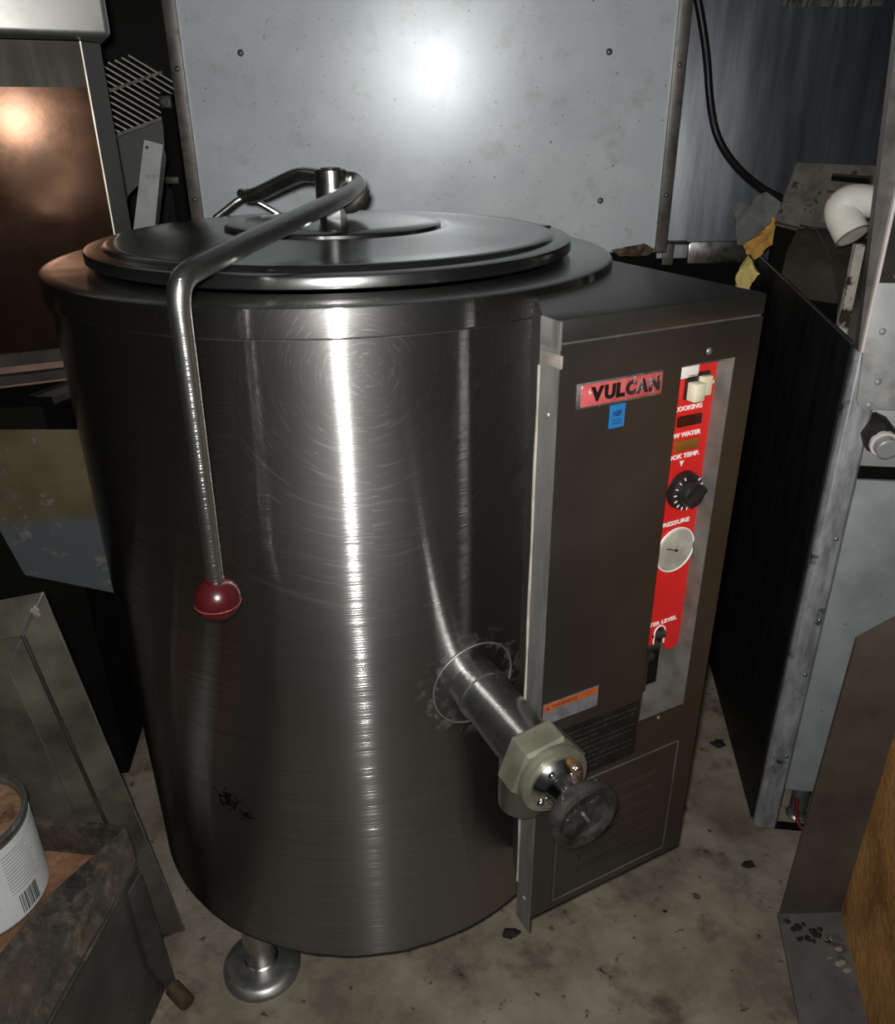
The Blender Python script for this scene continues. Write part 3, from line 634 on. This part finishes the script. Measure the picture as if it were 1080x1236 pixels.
# things heaped on and in the fryer
K1 = (0.772, 0.022, 1.101)
epath = [(0.73, 0.012, 1.062), (0.721, 0.036, 1.089), (0.728, 0.034, 1.103), (0.748, 0.029, 1.104), (0.775, 0.021, 1.099), (0.799, 0.015, 1.092)]
PV = thing('pvc_elbow', 'dusty white plastic elbow pipe hanging over the fryer edge', 'pipe', epath[2])
sm = [Vector(p) for p in epath]; dv = (sm[0] - sm[1]).normalized()
MB().tube([sm[0] + dv * .006] + sm[:5], [.0238, .0238, .0232, .0226, .0220, .0212], 28, smooth=2, cap=False).build('elbow_body', 'pvc', PV)
MB().tube([sm[0] + dv * .0061, sm[0] - dv * .02], [.0204, .0204], 28, cap=True).build('elbow_bore', 'pvc', PV)
pm = sm[0] + dv * .006
q = dv.to_track_quat('Z', 'Y').to_matrix().to_4x4(); q.translation = pm
MB().lathe([(.0206, -.001), (.0239, -.001), (.0239, .0006), (.0206, .0006), (.0206, -.001)], 28, q).build('elbow_lip', 'rust_metal', PV)
MB().tube([sm[3].lerp(sm[4], .55), sm[4], sm[5]], .0222, 24).build('pipe_run', 'tin', PV)

def fp(x): return x
T1 = (0.829, 0.369, 1.136); T2 = (1, 0.323, 1.129)
T3 = (0.786, 0.329, 1.042); T4 = (1, 0.271, 0.99)
T1, T2, T3, T4 = map(Vector, (T1, T2, T3, T4))
FRM = thing('slotted_frame', 'grimy grey slotted cast frame leaning at the back of the fryer', 'frame', (T3 + T4) / 2)
tn = (T2 - T1).cross(T3 - T1).normalized()
if tn.y > 0: tn = -tn
def tq(a, b): return (T1.lerp(T2, a)).lerp(T3.lerp(T4, a), b)
def slab(mb, a0, a1, b0, b1, th, off=0): mb.plate([tq(a0, b0) + tn * off, tq(a1, b0) + tn * off, tq(a1, b1) + tn * off, tq(a0, b1) + tn * off], th)
m = MB(); slab(m, 0, .34, 0, 1, .012); slab(m, .34, 1, 0, .13, .012); slab(m, .34, .36, .13, .24, .012); slab(m, .74, 1, .13, .24, .012); slab(m, .34, 1, .24, .38, .012); slab(m, .34, 1, .85, 1, .012)
m.build('frame_casting', 'tray', FRM)
m = MB(); slab(m, .02, 1, .02, .98, .006, -.016); m.build('frame_back', 'brownliner', FRM)
m = MB(); slab(m, .34, 1, .11, .26, .003, -.008); m.build('slot_backing', 'void', FRM)
tag(MB().lump(tq(.68, .46) + tn * .012, .012, 3.1, (2.2, .8, .6)).build('tissue_scrap', 'white'), 'crumpled pale scrap lying on the slotted frame above the elbow pipe', 'scrap')
# dark smoke-blackened sheet, bent over inside the fryer
a_ = [(.010, .47, .90), (.010, .45, .99), (.010, .40, 1.035), (.012, .30, 1.045), (.014, .20, 1.01), (.016, .135, .955), (.017, .12, .88)]
b2 = [(.25, .33, .90), (.25, .32, .98), (.25, .30, 1.00), (.24, .26, 1.005), (.22, .20, .99), (.21, .14, .94), (.21, .11, .88)]
m = MB(); bmx = bmesh.new(); rows = []
for i in range(len(a_)):
    A1, A2 = MF @ Vector(a_[i]), MF @ Vector(b2[i])
    rows.append([bmx.verts.new(A1.lerp(A2, k / 8) + Z * .012 * noise.noise(Vector((i * .9, k * .6, 4)))) for k in range(9)])
for r0, r1 in zip(rows, rows[1:]):
    for k in range(8): bmx.faces.new((r0[k], r0[k + 1], r1[k + 1], r1[k]))
bmesh.ops.subdivide_edges(bmx, edges=bmx.edges, cuts=2, use_grid_fill=True, smooth=.6)
bmesh.ops.recalc_face_normals(bmx, faces=bmx.faces); bmesh.ops.solidify(bmx, geom=list(bmx.faces), thickness=.004)
m._merge(bmx)
tag(m.build('bent_sheet', 'sacking', None, 50), 'dark smoke-blackened bent sheet inside the fryer below the slotted frame', 'metal sheet')
def fk(k): return None
rag = [(0.817, 0.569, 1.049), (0.831, 0.565, 1.053), (0.848, 0.56, 1.046), (0.855, 0.559, 1.065), (0.877, 0.553, 1.072), (0.913, 0.543, 1.053), (0.93, 0.538, 1.018), (0.893, 0.548, 0.978), (0.838, 0.563, 0.971)]
tag(MB().crumple(rag, .005, .016, 16, 4, 2.0).build('grey_rag', 'cloth', None, 60), 'crumpled grey rag behind the orange-yellow foam piece', 'rag')
fo1 = [(0.813, 0.493, 0.981), (0.838, 0.487, 1.001), (0.861, 0.48, 1.031), (0.871, 0.478, 1.016), (0.878, 0.476, 1.002), (0.876, 0.477, 0.988), (0.855, 0.482, 0.97), (0.838, 0.487, 0.958), (0.82, 0.491, 0.966)]
tag(MB().crumple(fo1, .012, .010, 30, 4, 5.0).build('foam_piece', 'foam', None, 60), 'torn orange-yellow foam piece on the corner of the fryer', 'foam piece')
fo2 = [(0.796, 0.433, 0.97), (0.806, 0.43, 0.961), (0.822, 0.426, 0.936), (0.809, 0.429, 0.923), (0.806, 0.43, 0.901), (0.781, 0.437, 0.905), (0.784, 0.436, 0.945)]
tag(MB().crumple(fo2, .010, .008, 30, 4, 8.0).build('foam_piece', 'foampale', None, 60), 'smaller pale yellow foam flap hanging below the orange-yellow piece', 'foam piece')

# ------------------------------------------------------------------ right foreground: steel stand with a rusty side
ST = thing('steel_stand', 'brown steel stand with bottom flange and rusty orange side at lower right', 'stand', (.72, -.30, 0))
MB().plate([(.668, -.264, 0), (1.15, -.312, 0), (1.15, -.312, .86), (.725, -.27, .595), (.6785, -.265, .562)], .005).build('back_plate', 'brownsheet', ST)
MB().plate([(.665, -.262, .003), (.78, -.275, .003), (.66, -.60, .003), (.552, -.60, .003)], .006).build('bottom_flange', 'greyflange', ST)
MB().plate([(.774, -.276, .0), (.640, -.637, .0), (.640, -.637, .90), (.774, -.276, .90)], .006).build('rusty_side', 'rust', ST)
for i, (x, y, s) in enumerate(((.722, -.322, .0045), (.728, -.340, .0045), (.716, -.363, .006), (.72, -.376, .0045), (.706, -.352, .003))):
    tag(MB().lump((x, y, .006 + s * .5), s, i * 2.7, (1.5, .8, .5)).build('debris_chip', 'chip'), 'pale chip lying on the bottom flange of the brown steel stand', 'debris', 'pale chips on the stand flange')
for i in range(16):
    x, y = .70 + .03 * random.uniform(-1, 1), -.305 + .02 * random.uniform(-1, 1); s = random.uniform(.003, .006)
    tag(MB().lump((x, y - .3 * (x - .7), .006 + s * .4), s, i * 1.7).build('dirt_crumb', 'crumb'), 'dark dirt crumb in the corner of the steel stand flange', 'debris', 'dirt crumbs in the stand corner')

# ------------------------------------------------------------------ left: heat-stained upright cabinet
O = Vector((-.368, .383, 0)); sl = Vector((-.95188, -.30647, 0)); sb = Vector((-.30647, .95188, 0)); MU = basis(O, sl, sb, Z)
UC = thing('upright_cabinet', 'upright steel cabinet with copper-brown heat stains, left of the kettle', 'cabinet', O + sl * .2 + sb * .1)
MB().plate([MU @ Vector(p) for p in ((0, 0, .865), (.5, 0, .865), (.5, 0, 1.262), (0, 0, 1.262))], .004).build('front_panel', 'copper', UC)
MB().plate([MU @ Vector(p) for p in ((0, .006, 1.262), (.5, .006, 1.262), (.5, .006, 1.325), (0, .006, 1.325))], .004).build('top_band', 'olive', UC)
MB().box((0, -.004, .84), (.0020, .001, 1.325), MU).build('bright_edge', 'trimedge', UC)
MB().plate([O + Z * .60, Vector((-.352, .43, .60)), Vector((-.352, .43, 1.325)), O + Z * 1.325], .003).build('side_strip', 'greyboard', UC)
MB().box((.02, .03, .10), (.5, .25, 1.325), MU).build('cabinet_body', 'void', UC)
m = MB()
m.box((.03, -.002, .840), (.5, .02, .862), MU, .002); m.build('shelf_slat', 'slat', UC)
m = MB(); m.box((.055, .0, .808), (.5, .02, .824), MU, .002); m.build('shelf_slat', 'slat', UC)
MB().box((.03, .018, .70), (.5, .03, .84), MU).build('grimy_backing', 'brownliner', UC)
MB().tube([(-0.596, 0.28, 0.763), (-0.524, 0.28, 0.785), (-0.452, 0.28, 0.81)], [.017, .016, .015], 8).build('angle_bar', 'soot', UC)
MB().plate([(-.60, .20, .772), (-.42, .2, .762), (-.42, .2, .448), (-.575, .2, .502), (-.600, .2, .61)], .003).build('stained_skirt', 'stained', UC)
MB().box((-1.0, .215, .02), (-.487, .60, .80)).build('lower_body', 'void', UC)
# steel box on top of it
HB = MB().box((-.012, -.06, 1.3265), (.5, .16, 1.62), basis(O - sl * .028, sl, sb, Z), .009, 4)
tag(HB.build('steel_box', 'hoodsteel'), 'round-cornered steel box on top of the heat-stained cabinet', 'box')

# stack of oven racks etc. in the dark gap
RC = Vector((-0.428, 0.82, 1.274)); va_ = (Vector((-0.349, 0.82, 1.225)) - RC) / 1.0; vb_ = Vector((-0.338, 0.82, 1.305)) - RC
va_.y += .02; vb_.y += .03
RK = thing('wire_rack', 'plated wire oven rack wedged upright in the dark gap beside the pale panel', 'rack', RC + va_ * 1.08 - vb_)
def rp(a, b): return RC + va_ * a + vb_ * b
m = MB()
for i in range(-3, 12):
    b_ = -.62 + i * .145
    m.tube([rp(-.65, b_), rp(1.12, b_)], .0022, 6)
m.build('rack_wires', 'grille', RK)
m = MB(); m.tube([rp(0, -.65), rp(0, 1.05)], .0032, 8); m.build('cross_bar', 'grille', RK)
m = MB(); m.tube([rp(1.08, -1.0), rp(1.08, 1.0)], .0038, 8); m.build('cross_bar', 'grille', RK)
m = MB(); m.tube([rp(.58, -1.0), rp(.58, -.70)], .006, 8); m.build('rack_clip', 'grille', RK)
gb = [(-0.471, 0.87, 1.186), (-0.348, 0.87, 1.225), (-0.354, 0.87, 1.144), (-0.445, 0.87, 1.069), (-0.466, 0.87, 1.001), (-.49, .87, .0), (-.56, .87, 0)]
tag(MB().plate(gb, .004).build('grey_sheet', 'greyboard'), 'flat grey sheet leaning below the wire rack', 'metal sheet')
g1 = [(-0.347, 0.64, 1.183), (-0.314, 0.64, 1.174), (-0.313, 0.64, 1.149), (-0.357, 0.64, 1.009), (-.355, .64, .0), (-.395, .64, .0), (-0.398, 0.64, 1.01)]
BR_ = thing('galvanised_bracket', 'pale galvanised strip bracket standing on end behind the kettle lid', 'bracket', (-.375, .64, 0))
MB().plate(g1[:2] + [(-0.321, 0.64, 1.149)] + g1[3:], .003).build('bracket_face', 'plate', BR_)
g2 = [(-0.315, 0.64, 1.175), (-0.316, 0.66, 1.151), (-0.356, 0.66, 1.006), (-0.359, 0.64, 1.009), (-0.323, 0.64, 1.146)]
MB().plate(g2, .003).build('bracket_lip', 'flange', BR_)
q = Vector((-0.344, 0.637, 1.17)); mm = MB(); mm.tube([q, q + Vector((0, .004, 0))], .003, 10); mm.build('bolt_hole', 'black', BR_)
q = Vector((-0.342, 0.637, 1.119)); mm = MB(); mm.box((q.x - .012, q.y - .001, q.z - .0025), (q.x + .012, q.y + .002, q.z + .0025)); mm.build('weld_bar', 'flange', BR_)
bp0 = Vector((-0.317, 0.68, 1.263)); bp1 = Vector((-.294, 0, 0))
VB = thing('black_latch_post', 'black metal post with a small latch in the dark gap', 'post', (bp0.x + .03, .70, 0))
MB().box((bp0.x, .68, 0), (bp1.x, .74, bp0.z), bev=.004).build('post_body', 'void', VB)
q = Vector((-0.305, 0.675, 1.248)); mm = MB(); mm.box((q.x - .011, .672, q.z - .011), (q.x + .011, .682, q.z + .011), bev=.002); mm.tube([(q.x, .672, q.z), (q.x, .666, q.z)], .006, 12); mm.build('latch', 'soot', VB)
q = Vector((-0.312, 0.675, 1.11)); mm = MB(); mm.box((q.x - .015, .674, q.z - .008), (q.x + .012, .682, q.z + .006), bev=.002); mm.build('latch_plate', 'soot', VB)

# ------------------------------------------------------------------ left foreground
# leaning pan-shaped steel panel
e0 = Vector((-.324, -.152, .004)); e1 = Vector((-.406, -.150, .663)); up_ = (e1 - e0).normalized(); lf = Vector((-.9915, -.02, -.125)); lf = (lf - up_ * lf.dot(up_)).normalized()
nf = up_.cross(lf).normalized()
if nf.y > 0: nf = -nf
Lh = (e1 - e0).length
def pq(a, b, c): return e0 + up_ * a + lf * b + nf * c
PN = thing('leaning_panel', 'greasy steel pan panel leaning against the left equipment, lower left', 'panel', e0)
m = MB(); th = .003
m.plate([pq(0, 0, 0), pq(Lh, 0, 0), pq(Lh - .045, .034, .022), pq(.02, .034, .022)], th)
m.plate([pq(Lh, 0, 0), pq(Lh, .24, 0), pq(Lh - .045, .24, .022), pq(Lh - .045, .034, .022)], th)
m.build('sloped_border', 'pan', PN)
m = MB(); m.plate([pq(.02, .034, .022), pq(Lh - .045, .034, .022), pq(Lh - .085, .066, .026), pq(.03, .066, .026)], th); m.plate([pq(Lh - .045, .034, .022), pq(Lh - .045, .24, .022), pq(Lh - .085, .24, .026), pq(Lh - .085, .066, .026)], th); m.build('inner_border', 'pan', PN)
m = MB(); m.plate([pq(.0, .066, .012), pq(Lh - .08, .066, .012), pq(Lh - .08, .24, .012), pq(.0, .24, .012)], th); m.build('panel_face', 'pan', PN)
m = MB(); m.tube([pq(0, 0, 0), pq(Lh, 0, 0)], .0018, 8); m.tube([pq(Lh, 0, 0), pq(Lh - .045, .034, .023), pq(Lh - .085, .067, .027)], .0018, 8); m.tube([pq(Lh - .085, .067, .027), pq(.03, .067, .027)], .0010, 8); m.build('rolled_edge', 'tin', PN)
m = MB(); m.tube([pq(.02, .034, .0235), pq(Lh - .045, .034, .0235)], .0030, 8); m.build('fold_line', 'soot', PN)
m = MB(); m.plate([pq(0, 0, 0), pq(.02, .030, .03), pq(.018, .07, .034), pq(0, .10, 0)], th); m.tube([pq(0, 0, 0), pq(.004, .006, .004)], .0045, 10); m.build('turned_corner', 'pan', PN)
m = MB(); m.lump(pq(Lh - .022, .014, .010), .006, 4.0, (1, .5, 1.4)); m.build('rust_patch', 'rust_metal', PN)

# charred tray stand
a1 = Vector((-.968, .25, 0)); a2 = Vector((-.25, -.968, 0)); T0 = Vector((-.338, -.245, 0)); 
TS = thing('charred_tray', 'charred open steel tray stand with rusty bottom, lower left corner', 'tray', T0 + a1 * .2 + a2 * .2)
def tp(p, qq, z): return T0 + a1 * p + a2 * qq + Z * z
m = MB(); m.plate([tp(.012, .006, .278), tp(.25, .006, .278), tp(.25, .55, .278), tp(.02, .55, .278)], .006); m.build('tray_bottom', 'rustfloor', TS)
m = MB(); m.plate([tp(0, 0, .275), tp(0, .05, .268), tp(0, .235, .268), tp(.0, .50, .262), tp(.125, .50, .333), tp(.093, .235, .330), tp(.040, .075, .331), tp(.004, .0, .333)][:0] or [tp(0, 0, .268), tp(0, .52, .268), tp(.098, .52, .333), tp(.052, .12, .331), tp(.004, 0, .333)], .006)
m.build('near_wall', 'char', TS, 40)
m = MB(); m.plate([tp(.0, 0, .275), tp(.25, 0, .275), tp(.25, 0, .333), tp(.004, 0, .333)], .012); m.build('far_wall', 'char', TS)
m = MB(); m.plate([tp(-.002, .004, .0), tp(-.002, .50, .0), tp(-.002, .50, .268), tp(-.002, .004, .268)], .004); bx = m.build('side_panel', 'boxsteel', TS)
m = MB(); m.plate([tp(-.012, .012, .262), tp(-.012, .045, .262), tp(-.010, .040, .10), tp(-.014, .012, .0), tp(-.014, -.005, .0)], .004); m.build('corner_bracket', 'boxsteel', TS)
m = MB(); m.plate([tp(0, .006, 0), tp(.25, .006, 0), tp(.25, .006, .27), tp(0, .006, .27)], .004); m.build('end_panel', 'boxsteel', TS)
m = MB(); m.tube([tp(-.006, .06, .268), tp(-.006, .52, .268)], .003, 6); m.build('folded_lip', 'char', TS)
# can on the tray
cx, cy, cz, cr, chh = -.5215, -.287, .2815, .080, .139
CN = thing('paint_can', 'open white-labelled tin can of brown grease on the rusty tray', 'can', (cx, cy, cz))
TM = Matrix.Translation((cx, cy, cz))
bd_ = MB().lathe([(0, .0), (cr - .002, 0), (cr, .003), (cr, chh - .004), (cr - .003, chh - .002)], 64, TM).build('can_body', 'tin', CN)
MB().lathe([(cr - .003, chh - .006), (cr + .0020, chh - .004), (cr + .0026, chh), (cr + .001, chh + .0035), (cr - .002, chh + .004), (cr - .004, chh + .002), (cr - .006, chh - .002), (cr - .007, chh - .012)], 64, TM).build('can_rim', 'tin', CN)
gm = MB(); gm.lathe([(0, chh - .006), (.03, chh - .007), (.055, chh - .007), (cr - .007, chh - .008)], 48, TM); gm.build('grease_fill', 'grease', CN)
lb = MB().lathe([(cr + .0004, .007), (cr + .0009, .007), (cr + .0009, chh - .012), (cr + .0004, chh - .012)], 64, TM).build('paper_label', 'paper', CN)
def cyl(a, z, r=cr + .0012): return Vector((cx + r * math.cos(a), cy + r * math.sin(a), cz + z))
def patch(mb, a0, a1_, z0, z1):
    k = max(1, int(abs(a1_ - a0) / .05)); 
    for i in range(k):
        s0 = a0 + (a1_ - a0) * i / k; s1 = a0 + (a1_ - a0) * (i + 1) / k
        mb.plate([cyl(s0, z0), cyl(s1, z0), cyl(s1, z1), cyl(s0, z1)], .0005)
m = MB(); a_s = R(-33); rr = random.Random(11); aa = a_s
while aa < a_s + .36:
    w = rr.choice((.008, .012, .022)); patch(m, aa, aa + w, .012, .043); aa += w + rr.choice((.014, .022))
m.build('barcode', 'ink', lb)
m = MB()
for k in range(13):
    z = chh - .026 - k * .0052
    patch(m, R(-38), R(-38) + rr.uniform(.45, .62), z, z + .0016)
for k in range(14):
    z = chh - .030 - k * .0060
    patch(m, R(-95), R(-95) + rr.uniform(.55, .8), z, z + .0018)
m.build('label_print', 'print', lb)
# pipe stub on the floor
tag(MB().tube([(-.322, -.262, .014), (-.296, -.290, .014)], .0125, 16).build('pipe_stub', 'pipe'), 'short rusty pipe stub lying on the concrete beside the charred tray stand', 'pipe')

# burnt crumbs on the floor
for lab, q, s, seed in (('black burnt crumb on the concrete right of the kettle cabinet', (0.663, -0.161, 0.004), .009, 1.3),
                        ('flat black blot of grease on the concrete beside the fryer side', (0.744, 0.143, 0.002), .012, 4.2),
                        ('dark crumbled scrap on the concrete under the cabinet corner', (0.213, -0.236, 0.004), .011, 7.7),
                        ('tiny black crumb on the concrete below the louvred cover', (0.481, -0.23, 0.002), .003, 9.1)):
    tag(MB().lump((q[0], q[1], s * .3), s, seed, (1.3, .8, .45)).build('burnt_crumb', 'crumb'), lab, 'crumb')

# ------------------------------------------------------------------ light: the phone flash, plus dim room
w = bpy.data.worlds.new('dim_room'); S.world = w; w.use_nodes = True
w.node_tree.nodes['Background'].inputs[0].default_value = (.9, .95, 1, 1); w.node_tree.nodes['Background'].inputs[1].default_value = .022
CAMX = Vector((0, -1.1097, 1.2083))
FWD = Vector((0.11635, 0.89272, -0.43533)); RGT = Vector((0.99109, -0.13299, -0.0078323)); UPV = Vector((0.064885, 0.43053, 0.90024))
ld = bpy.data.lights.new('camera_flash', 'AREA'); ld.shape = 'DISK'; ld.size = .022; ld.energy = 13; ld.color = (1, .985, .95)
lo = bpy.data.objects.new('camera_flash', ld); COL.objects.link(lo)
lo.matrix_world = Matrix.Translation(CAMX - RGT * .012 + UPV * .016 - FWD * .01) @ basis((0, 0, 0), RGT, UPV, -FWD)

# ------------------------------------------------------------------ camera
cd = bpy.data.cameras.new('camera'); co = bpy.data.objects.new('camera', cd); COL.objects.link(co)
cd.sensor_fit = 'VERTICAL'; cd.sensor_height = 24; cd.sensor_width = 24; cd.lens = 972.62 / 1236 * 24; cd.clip_start = .01
co.matrix_world = Matrix.Translation(CAMX) @ basis((0, 0, 0), RGT, UPV, -FWD)
S.camera = co
S.view_settings.view_transform = 'Standard'; S.view_settings.look = 'None'; S.view_settings.exposure = 0; S.view_settings.gamma = 1
S.view_settings.use_curve_mapping = False
bpy.context.view_layer.update()
